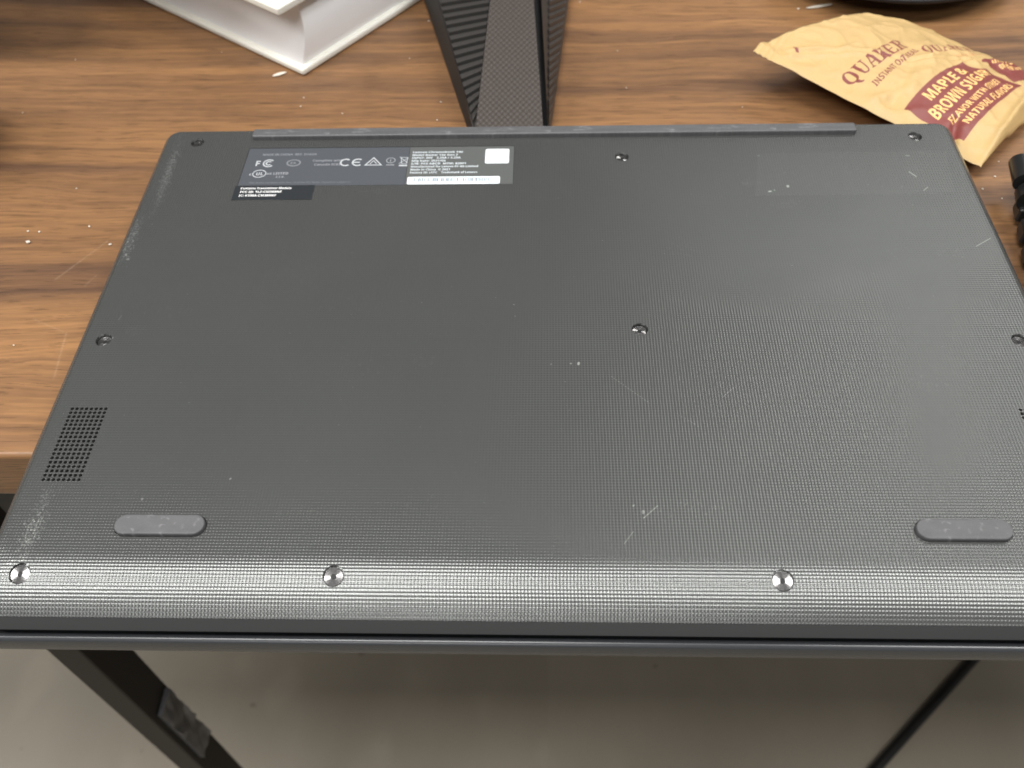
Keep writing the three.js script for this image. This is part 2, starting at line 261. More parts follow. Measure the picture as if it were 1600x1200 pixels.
    const star = new THREE.Shape(); for (let i = 0; i < 24; i++) { const a = i / 24 * Math.PI * 2, r = 0.00062 * (1 + 0.22 * Math.cos(6 * a)); i ? star.lineTo(r * Math.cos(a), r * Math.sin(a)) : star.moveTo(r, 0); }
  const pin = new THREE.Path(); pin.absarc(0, 0, 0.00024, 0, 7); star.holes.push(pin);
  const starG = prism(star, -0.0004, 0.0001);
  for (const [x, z, front] of SCREWS) {
    const [y, s] = frontSlope(z), o = part('screw', head, M.screw, laptop);
    o.rotation.x = Math.atan(s); o.position.set(x, y - (front ? 0.00048 : 0.0011), z); if (front) o.scale.set(1.1, 1, 1.1);
    part('drive_socket', starG, M.black, o);
  }
}
// labels in the shallow recess
{
  const sheet = (name, x0, z0, x1, z1, y, th, m, label) => { const g = new THREE.BoxGeometry(x1 - x0, th, z1 - z0); g.translate((x0 + x1) / 2, y + th / 2, (z0 + z1) / 2); const o = part(name, g, m, laptop); if (label) o.userData.label = label; return o; };
  const MM = 20;                                           // texture pixels per millimetre
  const text = (c, s, x, y, size, wide = 1, font = 'sans-serif', weight = 'bold') => { c.save(); c.translate(x * MM, y * MM); c.scale(wide, 1); c.font = `${weight} ${size * MM}px ${font}`; c.fillText(s, 0, 0); c.restore(); };
  const slate = canvasTex(1310, 470, (c, w, h) => {
    c.fillStyle = 'rgb(74,77,82)'; c.fillRect(0, 0, w, h);
    c.fillStyle = c.strokeStyle = 'rgb(150,154,158)'; c.lineWidth = 8;
    text(c, 'MADE IN CHINA  REF. D14DA', 6, 4.6, 1.7, 1.0, 'sans-serif', 'normal');
    c.fillStyle = c.strokeStyle = 'rgb(176,179,181)';
    text(c, 'F', 4, 11.2, 4.6, 0.9); c.lineWidth = 12; for (const r of [2.15, 1.05]) { c.beginPath(); c.arc(9.6 * MM, 9.5 * MM, r * MM, 0.75, Math.PI * 2 - 0.75); c.stroke(); }
    c.globalAlpha = 0.45; c.beginPath(); c.ellipse(19.6 * MM, 9.4 * MM, 2.6 * MM, 1.9 * MM, 0, 0, 7); c.stroke(); text(c, 'EA', 18.2, 10.2, 2.0); 
    c.globalAlpha = 0.6; text(c, 'Complies with', 27, 8.7, 1.8); text(c, 'Canada ICES', 28, 11.2, 1.8); c.globalAlpha = 1;
    c.lineWidth = 14; const arc = (x, r, mid) => { c.beginPath(); c.arc(x * MM, 9.4 * MM, r * MM, 0.85, Math.PI * 2 - 0.85); c.stroke(); if (mid) { c.beginPath(); c.moveTo((x - r) * MM, 9.4 * MM); c.lineTo((x + 0.9) * MM, 9.4 * MM); c.stroke(); } };
    arc(40.6, 2.0); arc(45.4, 2.0, true);
    c.lineWidth = 10; c.beginPath(); c.moveTo(48.6 * MM, 11.2 * MM); c.lineTo(51.6 * MM, 6.6 * MM); c.lineTo(55 * MM, 11.2 * MM); c.closePath(); c.stroke(); c.lineWidth = 7; c.beginPath(); c.moveTo(50.4 * MM, 10.6 * MM); c.lineTo(51.7 * MM, 8.4 * MM); c.lineTo(53.2 * MM, 10.6 * MM); c.stroke();
    c.globalAlpha = 0.7; c.beginPath(); c.ellipse(58.6 * MM, 8.4 * MM, 1.7 * MM, 1.6 * MM, 0, 0, 7); c.stroke(); c.fillRect(57 * MM, 11 * MM, 3.3 * MM, 0.5 * MM); text(c, 'i', 58.2, 9.3, 2.2);
    c.globalAlpha = 0.85; c.beginPath(); c.moveTo(62.6 * MM, 6.6 * MM); c.lineTo(63.1 * MM, 10.4 * MM); c.lineTo(65 * MM, 10.4 * MM); c.lineTo(65.4 * MM, 6.6 * MM); c.closePath(); c.stroke(); c.beginPath(); c.moveTo(62 * MM, 10.6 * MM); c.lineTo(66 * MM, 6.2 * MM); c.moveTo(62 * MM, 6.2 * MM); c.lineTo(66 * MM, 10.6 * MM); c.stroke(); c.globalAlpha = 1; c.fillRect(62.2 * MM, 11.2 * MM, 3.4 * MM, 0.9 * MM);
    c.lineWidth = 8; c.beginPath(); c.ellipse(7 * MM, 16 * MM, 2.6 * MM, 2.2 * MM, 0, 0, 7); c.stroke(); text(c, 'UL', 5.6, 17, 2.6, 0.95); text(c, 'c', 3, 17, 2); c.globalAlpha = 0.75; text(c, 'us LISTED', 9.9, 16.6, 2.0, 0.95); text(c, 'I.T.E.', 14, 18.6, 1.5); 
    c.globalAlpha = 0.4; text(c, 'This device complies with Part 15 of the FCC Rules. Operation subject to', 4, 22.0, 1.25, 1, 'sans-serif', 'normal');
  });
  sheet('regulatory_label', -0.1227, -0.1886, -0.0574, -0.1651, -0.00026, 0.00014, mat({ map: slate, roughness: 0.5 }), 'slate grey printed plate with approval marks');
  const rating = canvasTex(840, 470, (c, w, h) => {
    c.fillStyle = 'rgb(86,88,86)'; c.fillRect(0, 0, w, h);
    c.fillStyle = 'rgb(206,214,218)';
    ['Lenovo Chromebook 14e', 'Model Name: 14e Gen 2', 'INPUT: 20V \u2393 2.25A / 3.25A', 'Mfg Date: 2021/06', 'S/N: PF2 ABCD  MTM: 82M1', 'Manufactured for Lenovo PC HK Limited', 'Made in China  \u00a9 2021', 'Factory ID: LCFC    Trademark of Lenovo'].forEach((s, i) => text(c, s, 1.2, 3.9 + i * 1.83, 1.62, [1.06, 1.0, 0.98, 0.98, 1.06, 0.86, 0.92, 0.86][i]));
  });
  sheet('rating_label', -0.0572, -0.1886, -0.0154, -0.1651, -0.00026, 0.00014, mat({ map: rating, roughness: 0.5 }), 'grey plate with eight lines of white print');
  M.paper = mat({ color: [0.72, 0.76, 0.78], roughness: 0.55 });
  const rs = (x0, z0, x1, z1, r) => { const s = new THREE.Shape(); s.moveTo(x0 + r, z0); s.lineTo(x1 - r, z0); s.quadraticCurveTo(x1, z0, x1, z0 + r); s.lineTo(x1, z1 - r); s.quadraticCurveTo(x1, z1, x1 - r, z1); s.lineTo(x0 + r, z1); s.quadraticCurveTo(x0, z1, x0, z1 - r); s.lineTo(x0, z0 + r); s.quadraticCurveTo(x0, z0, x0 + r, z0); return s; };
  part('blank_square_sticker', prism(rs(-0.0267, -0.1868, -0.0172, -0.1776, 0.0009), -0.00012, -0.00002), M.paper, laptop).userData.label = 'small square white sticker on the rating plate';
  const bars = canvasTex(1024, 128, (c, w, h) => { c.fillStyle = 'rgb(222,229,232)'; c.fillRect(0, 0, w, h); c.fillStyle = 'rgb(120,130,140)'; let x = 70; while (x < 920) { const b = 3 + Math.floor(rnd() * 4) * 3; c.fillRect(x, 22, b, 62); x += b + 4 + Math.floor(rnd() * 5) * 3; } });
  const bg = prism(rs(-0.0565, -0.1697, -0.0204, -0.1652, 0.0008), -0.00012, -0.00002), bu = bg.attributes.uv, bp = bg.attributes.position;
  for (let i = 0; i < bu.count; i++) bu.setXY(i, (bp.getX(i) + 0.0565) / 0.0361, 1 - (bp.getZ(i) + 0.1697) / 0.0045);
  part('barcode_sticker', bg, mat({ map: bars, roughness: 0.55 }), laptop).userData.label = 'white strip sticker with a barcode';
  const mod = canvasTex(660, 190, (c, w, h) => { c.fillStyle = 'rgb(40,43,46)'; c.fillRect(0, 0, w, h); c.fillStyle = 'rgb(248,248,246)'; text(c, 'Contains Transmitter Module', 2.4, 2.5, 1.75, 0.86); text(c, 'FCC ID: TLZ-CM389NF', 2.6, 4.9, 1.9, 0.90); text(c, 'IC: 6100A-CM389NF', 2.6, 7.3, 1.9, 0.88); });
  sheet('module_label', -0.1234, -0.1650, -0.0923, -0.1565, 0.00006, 0.00012, mat({ map: mod, roughness: 0.4 }), 'small black sticker with white module print');
}

// ---------------------------------------------------------------- white plastic box, behind the laptop
{
  const C = at(475, 120, 0), e1 = at(220, 0, 0).sub(C).normalize(), e2 = new THREE.Vector3(-e1.z, 0, e1.x); if (e2.x < 0) e2.negate();
  const box = thing('plastic_box', 'white plastic box with a rounded side on a thin base plate', 'box', [C.x, 0, C.z]);
  M.white = mat({ color: [0.90, 0.90, 0.90], roughness: 0.3 }); M.cream = mat({ color: [0.88, 0.87, 0.78], roughness: 0.4 });
  const B = new THREE.Matrix4().makeBasis(e2, new THREE.Vector3(0, 1, 0), e1.clone().negate());   // local x along the right edge, local -z along the left edge
  const ext = (shape, len, z0, bevel, m, name) => {   // profile in the plane across the left edge
    const g = new THREE.ExtrudeGeometry(shape, { depth: len, bevelEnabled: bevel > 0, bevelSize: bevel, bevelThickness: bevel, bevelOffset: -bevel, bevelSegments: 3, curveSegments: 18 });
    return [g, name, m];
  };
  // local frame: a = distance along e2 (from the left edge), b = distance along e1 (from the right edge)
  const place = (g) => { g.applyMatrix4(new THREE.Matrix4().makeBasis(e2, new THREE.Vector3(0, 1, 0), e1)); return g; };
  // handedness: makeBasis(e2, y, e1) may mirror, so flip winding when it does
  const fix = (g) => { const det = new THREE.Matrix4().makeBasis(e2, new THREE.Vector3(0, 1, 0), e1).determinant(); if (det < 0) { if (!g.index) { const p = g.attributes; for (const k of ['position', 'normal', 'uv']) { const A = p[k], n = A.itemSize; for (let i = 0; i < A.count; i += 3) for (let q = 0; q < n; q++) { const t = A.array[(i + 1) * n + q]; A.array[(i + 1) * n + q] = A.array[(i + 2) * n + q]; A.array[(i + 2) * n + q] = t; } } } } return g; };
  const plate = new RoundedBoxGeometry(0.19, 0.0034, 0.27, 3, 0.0012).toNonIndexed(); plate.translate(0.095, 0.0019, 0.135); part('base_plate', fix(place(plate)), M.cream, box);
  // body: profile across the right side, (b, y), extruded along e2
  const s = new THREE.Shape(); s.moveTo(0.003, 0.0034); s.bezierCurveTo(0.0006, 0.019, 0.0015, 0.0325, 0.027, 0.0335); s.lineTo(0.25, 0.0335); s.lineTo(0.25, 0.0034); s.closePath();
  let g = new THREE.ExtrudeGeometry(s, { depth: 0.18, bevelEnabled: true, bevelSize: 0.0006, bevelThickness: 0.0006, bevelOffset: -0.0006, bevelSegments: 2, curveSegments: 20 });
  // (x = b, y, z = a) -> swap to (a, y, b)
  g.applyMatrix4(new THREE.Matrix4().set(0, 0, 1, 0.0035, 0, 1, 0, 0, 1, 0, 0, 0, 0, 0, 0, 1));
  { const q = g.attributes.position; for (let i = 0; i < q.count; i++) if (q.getX(i) < 0.09) q.setX(i, q.getX(i) + 0.34 * (q.getY(i) - 0.0034)); }   // the end face leans back
  g = creased(fix(place(g)), 0.6); part('body', g, M.white, box);
  const topAt = at(435, 20, 0.0358).sub(C), a0 = topAt.dot(e2), b0 = topAt.dot(e1);
  const tp = new RoundedBoxGeometry(0.15, 0.004, 0.2, 3, 0.0012).toNonIndexed(); tp.translate(a0 + 0.075, 0.0358, b0 + 0.1); part('top_plate', fix(place(tp)), M.cream, box);
}

// ---------------------------------------------------------------- black ribbed monitor stand foot
{
  const st = thing('stand_foot', 'black ribbed plastic stand foot pointing at the laptop', 'stand');
  M.standPlastic = mat({ color: [0.042, 0.039, 0.036], roughness: 0.42 }); M.standGloss = mat({ color: [0.006, 0.006, 0.006], roughness: 0.6 });
  const weave = dataTex(64, 64, (u, v, c) => { const k = Math.sin(2 * Math.PI * u) * Math.sin(2 * Math.PI * v); const e = 0.05, sx = 0.9 * Math.cos(2 * Math.PI * u) * Math.sin(2 * Math.PI * v), sy = 0.9 * Math.sin(2 * Math.PI * u) * Math.cos(2 * Math.PI * v), l = Math.hypot(sx * 0.5, sy * 0.5, 1); c[0] = 0.5 - 0.25 * sx / l; c[1] = 0.5 - 0.25 * sy / l; c[2] = 0.5 + 0.5 / l; });
  weave.repeat.set(1 / 0.0026, 1 / 0.0032);
  M.standWeave = mat({ color: [0.050, 0.040, 0.034], roughness: 0.5, normalMap: weave }); M.standWeave.normalScale.set(0.5, 0.5);
  // lines that run from the hidden tip (py 205) to beyond the top of the frame, each with its height
  const L = (x0, y0, x1, y1, h0, h1) => { const a = at(x0, y0, h0), b = at(x1, y1, h1), d = b.clone().sub(a); return (t) => a.clone().addScaledVector(d, t); };
  const l0 = L(728, 190, 664, 0, 0.002, 0.006), l1 = L(739, 190, 684, 0, 0.010, 0.022), l2 = L(744, 190, 766, 0, 0.0105, 0.027), l3 = L(848, 190, 834, 0, 0.0105, 0.027), l4 = L(856, 190, 846, 0, 0.0105, 0.024), l5 = L(862, 190, 888, 0, 0.002, 0.006);
  const strip = (f, g2, t0, t1, n = 8, th = 0.003) => {           // a slab between two lines, with thickness
    const pos = [], idx = [], uv = [];
    for (let i = 0; i <= n; i++) { const t = t0 + (t1 - t0) * i / n, a = f(t), b = g2(t); for (const q of [a, b]) { pos.push(q.x, q.y, q.z); uv.push(q.x, q.z); } for (const q of [a, b]) { pos.push(q.x, q.y - th, q.z); uv.push(q.x, q.z); } }
    for (let i = 0; i < n; i++) { const o = 4 * i, p = o + 4; idx.push(o, o + 1, p, p, o + 1, p + 1, o + 2, p + 2, o + 3, p + 2, p + 3, o + 3, o, p, o + 2, p, p + 2, o + 2, o + 1, o + 3, p + 1, p + 1, o + 3, p + 3); }
    idx.push(0, 2, 1, 1, 2, 3); const e = 4 * n; idx.push(e, e + 1, e + 2, e + 1, e + 3, e + 2);
    let g = new THREE.BufferGeometry(); g.setAttribute('position', new THREE.Float32BufferAttribute(pos, 3)); g.setAttribute('uv', new THREE.Float32BufferAttribute(uv, 2)); g.setIndex(idx);
    return creased(g.toNonIndexed(), 0.5);
  };
  const T0 = -0.10, T1 = 2.3;
  const low = (f, h) => (t) => { const p = f(t); return new THREE.Vector3(p.x, p.y - h, p.z); };
  part('left_bevel', strip(l0, l1, T0, T1, 8, 0.0019), M.standGloss, st);
  part('left_slope', strip(low(l1, 0.0012), low(l2, 0.0012), T0, T1, 8, 0.004), M.standPlastic, st);
  part('centre_panel', strip(l2, l3, T0, T1, 8, 0.006), M.standWeave, st);
  part('groove', strip(low(l3, 0.005), low(l4, 0.005), T0, T1, 8, 0.002), M.standGloss, st);
  part('right_slope', strip(low(l4, 0.0008), l5, T0, T1, 8, 0.0018), M.standPlastic, st);
  // ribs on both slopes: thin slats lying skew across the slope
  const rib = (fa, fb, ta, tb, w, lift) => {
    const a0 = fa(ta), a1 = fa(ta + w), b0 = fb(tb), b1 = fb(tb + w); const up_ = (v, h) => new THREE.Vector3(v.x, v.y + h, v.z);
    const P = [up_(a0, lift), up_(b0, lift), up_(b1, lift * 0.1), up_(a1, lift * 0.1), up_(a0, -0.003), up_(b0, -0.003), up_(b1, -0.003), up_(a1, -0.003)];
    const pos = P.flatMap((v) => [v.x, v.y, v.z]); const g = new THREE.BufferGeometry(); g.setAttribute('position', new THREE.Float32BufferAttribute(pos, 3)); g.setIndex([0, 1, 2, 0, 2, 3, 4, 6, 5, 4, 7, 6, 0, 4, 5, 0, 5, 1, 1, 5, 6, 1, 6, 2, 2, 6, 7, 2, 7, 3, 3, 7, 4, 3, 4, 0]); const o = g.toNonIndexed(); o.computeVertexNormals(); return o;
  };
  const step = 0.064;
  for (let k = -1; k < 34; k++) { const t = k * step; const f = (s) => (u) => l1(u).lerp(l2(u), s); part('rib', rib(low(f(0.04), 0.0008), low(f(0.98), 0.0008), t, t + 0.07, step * 0.84, 0.0014), M.standPlastic, st); }
  for (let k = -1; k < 34; k++) { const t = k * step; const f = (s) => (u) => low(l4, 0.0008)(u).lerp(l5(u), s); part('rib', rib(f(0.28), f(0.93), t, t + 0.05, step * 0.84, 0.0016), M.standPlastic, st); }
  // neck rising behind the frame
  const p = l2(T1), q = l3(T1), mid = p.clone().add(q).multiplyScalar(0.5);
  const neck = new RoundedBoxGeometry(0.075, 0.30, 0.03, 3, 0.006); neck.translate(mid.x, 0.15 + 0.0004, mid.z - 0.012); part('neck', neck, M.standGloss, st);
}

// ---------------------------------------------------------------- brown paper packet, printed
{
  const A = at(1187, 70, 0.02), U = new THREE.Vector3(0.603, 0, -0.7975), V = new THREE.Vector3(0.7975, 0, 0.603);
  const U0 = -0.006, U1 = 0.078, V0 = -0.004, V1 = 0.1105;      // metres in the packet's own frame
  const tex = canvasTex(840, 1145, (c, w, h) => {
    const S = 10000; // px per metre
    const img = c.createImageData(w, h);
    for (let j = 0; j < h; j++) for (let i = 0; i < w; i++) { const k = 4 * (j * w + i), n = 1 + 0.06 * fbm(i / 90, j / 70, 2.2, 4) + 0.05 * noise(i / 3, j / 14, 7) + 0.03 * (rnd() - 0.5); img.data[k] = 255 * s2(0.55 * n); img.data[k + 1] = 255 * s2(0.375 * n); img.data[k + 2] = 255 * s2(0.160 * n); img.data[k + 3] = 255; }
    c.putImageData(img, 0, 0);
    const X = (u) => (u / 1000 - U0) * S, Y = (v) => (v / 1000 - V0) * S;
    const red = 'rgb(128,64,58)', kraft = 'rgb(238,196,124)';
    const tx = (s, u, v, size, width, col, rot = 0, font = 'sans-serif', weight = 'bold') => { c.save(); c.translate(X(u), Y(v)); c.rotate(rot); c.font = `${weight} ${size * S / 1000}px ${font}`; c.fillStyle = col; const m = c.measureText(s).width || 1; c.scale(width * S / 1000 / m, 1); c.fillText(s, 0, 0); c.restore(); };
    // brand words, twice
    tx('QUAKER', 0.2, 44.2, 9.2, 40, red, 0.20, 'serif'); tx('INSTANT OATMEAL', 6.0, 53.0, 4.0, 34, red, 0.12);
    tx('QUAKER', 39.6, 60.4, 6.6, 34, red, 0.40, 'serif'); tx('INSTANT OATMEAL', 48.0, 70.0, 2.6, 24, 'rgb(196,140,92)', 0.42);
    c.fillStyle = red; c.beginPath(); c.ellipse(X(5), Y(15.2), 6, 26, 0.6, 0, 7); c.fill();
    // flavour panel with an arched top
    c.beginPath(); c.moveTo(X(1.3), Y(68.0)); c.quadraticCurveTo(X(23), Y(67.5), X(46.6), Y(74.6)); c.lineTo(X(50.8), Y(100.4)); c.quadraticCurveTo(X(26), Y(96.6), X(1.2), Y(94.8)); c.closePath(); c.fill();
    tx('MAPLE &', 11.8, 74.8, 7.0, 29, kraft, 0.17); tx('BROWN SUGAR', 4.2, 81.8, 7.6, 43, kraft, 0.135); tx('FLAVOR WITH OTHER', 6.2, 87.6, 4.0, 39, kraft, 0.14); tx('NATURAL FLAVORS', 8.4, 92.9, 4.3, 38, kraft, 0.14);
    c.fillStyle = red; c.save(); c.translate(X(58.8), Y(79.6)); c.rotate(0.42); c.fillRect(0, 0, 340, 190); c.restore(); tx('MAPLE &', 62, 85.2, 3.6, 13, kraft, 0.42); tx('BROWN SUGAR', 61, 89.0, 3.6, 17, kraft, 0.42);
  });
  const nu = 90, nv = 130, top = [], bot = [], uv = [], idx = [];
  const seg = (u, v, a, b) => { const dx = b[0] - a[0], dy = b[1] - a[1], t = cl(((u - a[0]) * dx + (v - a[1]) * dy) / (dx * dx + dy * dy)); const ex = u - a[0] - t * dx, ey = v - a[1] - t * dy; return [Math.hypot(ex, ey), Math.sign(dx * ey - dy * ex), t]; };
  const crease = [[2, 13], [19.5, 37], [29.5, 57], [56, 79], [74, 92]];
  function hTop(u, v) {                                    // mm in, metres out
    const fu = (u - U0 * 1000) / ((U1 - U0) * 1000), fv = (v - V0 * 1000) / ((V1 - V0) * 1000);
    const eu = Math.pow(Math.max(0, Math.sin(Math.PI * fu)), 0.55), ev = Math.pow(Math.max(0, Math.sin(Math.PI * Math.min(1, fv * 0.97 + 0.015))), 0.5);
    // edges: the near left corner is lifted; the sheet sinks towards the laptop and the far side
    const vt = cl(v / 110, 0, 1.1), mid = 0.0205 - 0.011 * vt + 0.003 * cl(u / 20) - 0.004 * cl((u - 35) / 35);
    let h = mid - 0.0036 * vt * cl((12 - u) / 18) - (fu > 0.5 ? (1 - eu) * 0.009 : 0) + 0.001 * eu * ev - 0.003 * Math.exp(-fv * 9) * cl(u / 30);
    let d = 1e9; for (let i = 0; i + 1 < crease.length; i++) { const q = seg(u, v, crease[i], crease[i + 1]); if (q[0] < d) d = q[0]; }
    const env = Math.min(1, 4 * eu * ev);
    h += 0.0010 * Math.exp(-(d - 1.4) * (d - 1.4) / 2.2) * env - 0.0008 * Math.exp(-d * d / 0.9) * env;
    const q1 = seg(u, v, [0, 56], [16, 66])[0], q2 = seg(u, v, [-2, 92], [9, 88])[0], q3 = seg(u, v, [10, 5], [44, 12])[0], q4 = seg(u, v, [4, 62], [30, 58])[0];
    h += 0.0010 * Math.exp(-q1 * q1 / 5) - 0.0022 * Math.exp(-q2 * q2 / 3) + 0.0012 * Math.exp(-q3 * q3 / 6) - 0.0008 * Math.exp(-q4 * q4 / 8);
    { const rg = (a, b, z) => { const n = 1 - Math.min(1, Math.abs(noise(a, b, z)) * 2.6); return n * n; }; h += (0.0011 * rg(u / 21 + 0.3 * noise(v / 15, 3), v / 30, 6.1) + 0.0006 * rg(u / 9, v / 13, 11.7)) * (0.4 + 0.6 * env) - 0.0008; }
    h += (0.0011 * fbm(u / 16, v / 22, 3.3, 3) + 0.0004 * fbm(u / 4, v / 5, 8.3, 2)) * (0.35 + 0.65 * env);
    // bottom end folds down over a ridge
    const ridge = 105.5; if (v > ridge - 6) { const t = v - ridge; h += 0.0022 * Math.exp(-t * t / 5) * (0.3 + 0.7 * cl(u / 12)); if (t > 0) h -= t * 0.0011; }
    // crimped top seam
    if (v < 9) h += 0.00025 * Math.sin(v * 2.2);
    return Math.max(h, 0.0012);
  }
  function hBot(u, v, ht) { const fu = (u - U0 * 1000) / ((U1 - U0) * 1000), fv = (v - V0 * 1000) / ((V1 - V0) * 1000); const k = Math.pow(Math.max(0, Math.sin(Math.PI * fu)), 1.3) * Math.pow(Math.max(0, Math.sin(Math.PI * cl(fv))), 0.9); return Math.max(0.0004, ht - 0.0003 - 0.03 * k); }
  for (let j = 0; j <= nv; j++) for (let i = 0; i <= nu; i++) {
    const fu = i / nu, fv = j / nv; let u = (U0 + (U1 - U0) * fu) * 1000, v0 = u < 56 ? 0.43 * Math.max(0, u) + 1.5 * (u < 0 ? 0 : Math.sin(Math.PI * u / 56)) : 24 + (u - 56) * 1.25, v = v0 + (105.8 + 4.7 * cl((u + 4) / 45) - v0) * fv;
    const ht = hTop(u, v), hb = hBot(u, v, ht);
    // seams wander a little; the left edge is pulled in near its corner
    const uu = u + (fu < 0.5 ? 1 : -1) * 0.8 * noise(v / 14, fu < 0.5 ? 1 : 2) * Math.abs(fu - 0.5) * 2, vv = v + 0.7 * noise(u / 13, 5) * Math.abs(fv - 0.5) * 2;
    const w = A.clone().addScaledVector(U, uu / 1000).addScaledVector(V, vv / 1000);
    top.push(w.x, ht, w.z); bot.push(w.x, hb, w.z); uv.push(fu, 1 - (v / 1000 - V0) / (V1 - V0));
  }
  const N = (nu + 1) * (nv + 1);
  for (let j = 0; j < nv; j++) for (let i = 0; i < nu; i++) { const a = j * (nu + 1) + i, b = a + 1, c = a + nu + 1, d = c + 1; idx.push(a, c, b, b, c, d, a + N, b + N, c + N, b + N, d + N, c + N); }
  for (let i = 0; i < nu; i++) { const a = i, b = i + 1, c = nv * (nu + 1) + i, d = c + 1; idx.push(a, b, a + N, b, b + N, a + N, c, c + N, d, d, c + N, d + N); }
  for (let j = 0; j < nv; j++) { const a = j * (nu + 1), b = a + nu + 1, c = a + nu, d = b + nu; idx.push(a, a + N, b, b, a + N, b + N, c, d, c + N, d, d + N, c + N); }
  const g = new THREE.BufferGeometry(); g.setAttribute('position', new THREE.Float32BufferAttribute([...top, ...bot], 3)); g.setAttribute('uv', new THREE.Float32BufferAttribute([...uv, ...uv], 2)); g.setIndex(idx); g.computeVertexNormals();
  tag(part('oatmeal_packet', g, mat({ map: tex, roughness: 0.5 }), scene), 'crumpled tan paper packet with dark red print behind the laptop corner', 'packet');
}

// ---------------------------------------------------------------- black mesh pouch at the back
{
  const a = at(1270, 0, 0.006), b = at(1565, 0, 0.006), low = at(1435, 27, 0.004);
  const L = 0.062, g = new THREE.SphereGeometry(1, 96, 40), p = g.attributes.position, uv = g.attributes.uv;
  const cx = (a.x + b.x) / 2 + 0.002, rz = 0.055;
  for (let i = 0; i < p.count; i++) { let x = p.getX(i), y = p.getY(i), z = p.getZ(i); const r = Math.hypot(x, z); const sq = Math.sign(y) * Math.pow(Math.abs(y), 0.8); p.setXYZ(i, x * L * (1 + 0.06 * noise(x * 2, z * 2, 3)), sq * 0.016 + 0.003 * noise(x * 3, y * 3, z * 3), z * rz); }
  for (let i = 0; i < uv.count; i++) uv.setXY(i, uv.getX(i) * 0.37, uv.getY(i) * 0.06);
  g.computeVertexNormals();
  const meshN = dataTex(32, 32, (u, v, c) => { const f = (s) => Math.sin(2 * Math.PI * s), sx = 0.8 * f(u), sy = 0.8 * f(v), l = Math.hypot(sx, sy, 1); c[0] = 0.5 + 0.5 * sx / l; c[1] = 0.5 + 0.5 * sy / l; c[2] = 0.5 + 0.5 / l; }); meshN.repeat.set(1 / 0.0016, 1 / 0.0014);
  const meshC = dataTex(64, 256, (u, v, c) => { const k = 0.5 + 0.5 * noise(v * 16, u * 3, 1), q = noise(v * 16, u * 3, 9); c[0] = s2(0.022 + 0.02 * k + 0.012 * q); c[1] = s2(0.022 + 0.022 * k); c[2] = s2(0.022 + 0.012 * k - 0.01 * q); }, true); meshC.repeat.set(1 / 0.37, 1 / 0.03);
  const mouth = thing('mesh_pouch', 'black mesh fabric pouch touching the paper packet', 'pouch', [cx, 0.0185, low.z - rz]);
  part('fabric', g, mat({ map: meshC, normalMap: meshN, roughness: 0.55 }), mouth);
  const rim = new THREE.TorusGeometry(1, 0.032, 10, 90); rim.rotateX(Math.PI / 2); rim.scale(L * 1.0, 0.05, rz * 1.0); rim.translate(0, -0.006, 0);
  part('piping', rim, mat({ color: [0.012, 0.012, 0.013], roughness: 0.5 }), mouth);
}

// ---------------------------------------------------------------- black clamp with a metal pin at the right
{
  const a = at(1585, 250, 0.016), b = at(1612, 385, 0.016), d = b.clone().sub(a); d.y = 0; const len = d.length(), yaw = Math.atan2(d.x, d.z);
  const c = thing('toothed_clip', 'black toothed plastic clip with a silver pin beside the laptop', 'clip', [a.x, 0, a.z]);
  c.rotation.y = yaw;                                     // local z runs along the clip towards the viewer
  M.clip = mat({ color: [0.014, 0.014, 0.014], roughness: 0.3 }); M.clipGrey = mat({ color: [0.055, 0.058, 0.062], roughness: 0.32 }); M.chrome = mat({ color: [0.75, 0.75, 0.74], metalness: 1, roughness: 0.2 });
  const cy = (r, l, x, y, z, name, m) => { const g = new THREE.CylinderGeometry(r, r, l, 28, 1); g.rotateX(Math.PI / 2); g.translate(x, y, z); return part(name, g, m, c); };
  const rb = (w, h, l, x, y, z, r, name, m) => { const g = new RoundedBoxGeometry(w, h, l, 3, r); g.translate(x, y, z); return part(name, g, m, c); };
  cy(0.0040, 0.013, 0.0030, 0.0140, 0.0045, 'barrel', M.clip); cy(0.0050, 0.006, 0.0058, 0.0110, 0.0150, 'knob', M.clip);
  cy(0.0030, 0.030, 0.0118, 0.0140, 0.016, 'rod', M.clip);
  rb(0.006, 0.0095, len, 0.0084, 0.0075, len / 2 + 0.010, 0.0015, 'spine', M.clip);
  for (let k = 0; k < 3; k++) rb(0.0036, 0.0060, 0.0085, 0.0046, 0.0052, 0.016 + k * 0.0125, 0.0010, 'tooth', M.clip);
  rb(0.0045, 0.0045, 0.019, 0.0076, 0.0140, 0.030, 0.0014, 'cover_plate', M.clipGrey);
  const pin = new THREE.CapsuleGeometry(0.0013, 0.011, 6, 14); pin.rotateZ(Math.PI / 2 + 0.15); pin.translate(0.0085, 0.0188, 0.0145); part('pin', pin, M.chrome, c);
}

// ---------------------------------------------------------------- cable on the floor
{
  const a = at(1540, 1005, -0.725), b = at(1350, 1222, -0.725), d = b.clone().sub(a);
  const A = a.clone().addScaledVector(d, -0.9), B = b.clone().addScaledVector(d, 0.8); A.y = B.y = -0.7245;
  const c1 = A.clone().lerp(B, 0.33).add(new THREE.Vector3(0.001, 0, 0.001)), c2 = A.clone().lerp(B, 0.66);
  const cv = new THREE.CatmullRomCurve3([A, c1, c2, B]);
  tag(part('power_cable', new THREE.TubeGeometry(cv, 60, 0.0053, 14), mat({ color: [0.010, 0.0095, 0.009], roughness: 0.4 }), scene), 'thin black cable running straight across the beige floor', 'cable');
}

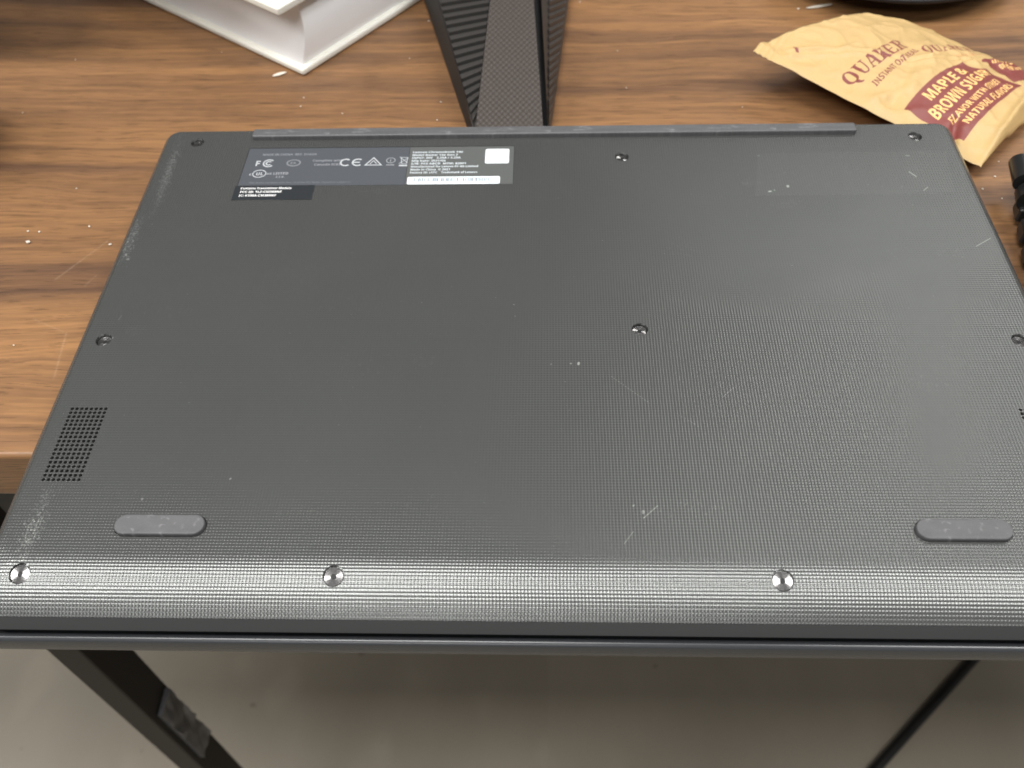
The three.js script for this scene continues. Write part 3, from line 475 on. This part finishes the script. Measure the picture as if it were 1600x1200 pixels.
// ---------------------------------------------------------------- things beside the frame whose shadows fall on the desk
{
  const mon = thing('computer_monitor', 'black computer monitor standing over the far end of the white box', 'monitor', [-0.50, 0, -0.288]);
  const bodyM = mat({ color: [0.02, 0.02, 0.02], roughness: 0.5 });
  const pn = new RoundedBoxGeometry(0.54, 0.33, 0.034, 3, 0.006); pn.translate(0, 0.058 + 0.165, 0); part('panel', pn, bodyM, mon);
  const nk = new RoundedBoxGeometry(0.06, 0.22, 0.02, 2, 0.004); nk.translate(0, 0.118, -0.16); part('neck', nk, bodyM, mon);
  const ar = new RoundedBoxGeometry(0.05, 0.05, 0.14, 2, 0.004); ar.translate(0, 0.2, -0.086); part('arm', ar, bodyM, mon);
  const bs = new RoundedBoxGeometry(0.24, 0.009, 0.15, 2, 0.003); bs.translate(0, 0.0048, -0.18); part('base', bs, bodyM, mon);
  const bowl = new THREE.LatheGeometry([[0.0001, 0.0004], [0.020, 0.0004], [0.0225, 0.003], [0.0300, 0.020], [0.0315, 0.034], [0.0300, 0.034], [0.0285, 0.020], [0.0210, 0.004], [0.0001, 0.003]].map((q) => new THREE.Vector2(...q)), 48);
  const k = tag(part('bowl', bowl, mat({ color: [0.05, 0.045, 0.04], roughness: 0.5 }), scene), 'small dark bowl standing on the desk left of the laptop', 'bowl'); const q = at(0, 238, 0); k.position.set(q.x - 0.033, 0, q.z + 0.005);
}

// ---------------------------------------------------------------- crumbs on the desk
{
  M.crumb = mat({ color: [0.72, 0.66, 0.56], roughness: 0.45 });
  const shapes = [0, 1, 2].map((k) => { const g = mergeVertices(new THREE.IcosahedronGeometry(1, 1)), p = g.attributes.position; for (let i = 0; i < p.count; i++) { const f = 0.75 + 0.5 * noise(p.getX(i) * 1.3 + k * 9, p.getY(i) * 1.3, p.getZ(i) * 1.3); p.setXYZ(i, p.getX(i) * f, p.getY(i) * f * 0.55, p.getZ(i) * f * 0.8); } g.computeVertexNormals(); g.computeBoundingBox(); return g; });
  const spots = [[45, 380, 1.5], [62, 363, 0.8], [44, 362, 0.8], [140, 355, 0.9], [173, 383, 1.0], [475, 153, 0.7], [470, 167, 0.7], [535, 178, 0.6], [120, 295, 0.6], [36, 177, 0.6], [118, 94, 0.5], [22, 540, 0.6], [347, 82, 0.5], [1247, 15, 1.0], [1535, 296, 0.8], [1554, 277, 0.8], [1565, 311, 0.6], [1560, 253, 0.6], [670, 34, 0.9], [689, 160, 0.7], [683, 188, 0.6], [906, 4, 0.8], [979, 138, 0.6], [965, 80, 0.5], [1160, 168, 0.5], [640, 92, 0.5]];
  spots.forEach(([px, py, r], i) => { const g = shapes[i % 3], q = at(px, py, 0), s = r * 0.00075; const o = tag(part('crumb', g, M.crumb, scene), 'tiny pale crumb lying on the walnut desktop', 'crumb', 'crumbs scattered on the desk'); o.scale.setScalar(s); o.rotation.y = i * 1.7; o.position.set(q.x, -g.boundingBox.min.y * s + 0.0001, q.z); });
  for (const [px, py, w, a] of [[437, 117, 0.0036, -0.5], [1280, 11, 0.0075, -0.25]]) { const g = new THREE.SphereGeometry(1, 12, 6); g.scale(w, 0.00035, 0.0011); const q = at(px, py, 0), o = tag(part('flake', g, M.crumb, scene), px < 800 ? 'thin pale flake by the corner of the white box' : 'thin pale flake in front of the black pouch', 'flake'); o.rotation.y = -a; o.position.set(q.x, 0.0005, q.z); }
}

renderer.render(scene, camera);
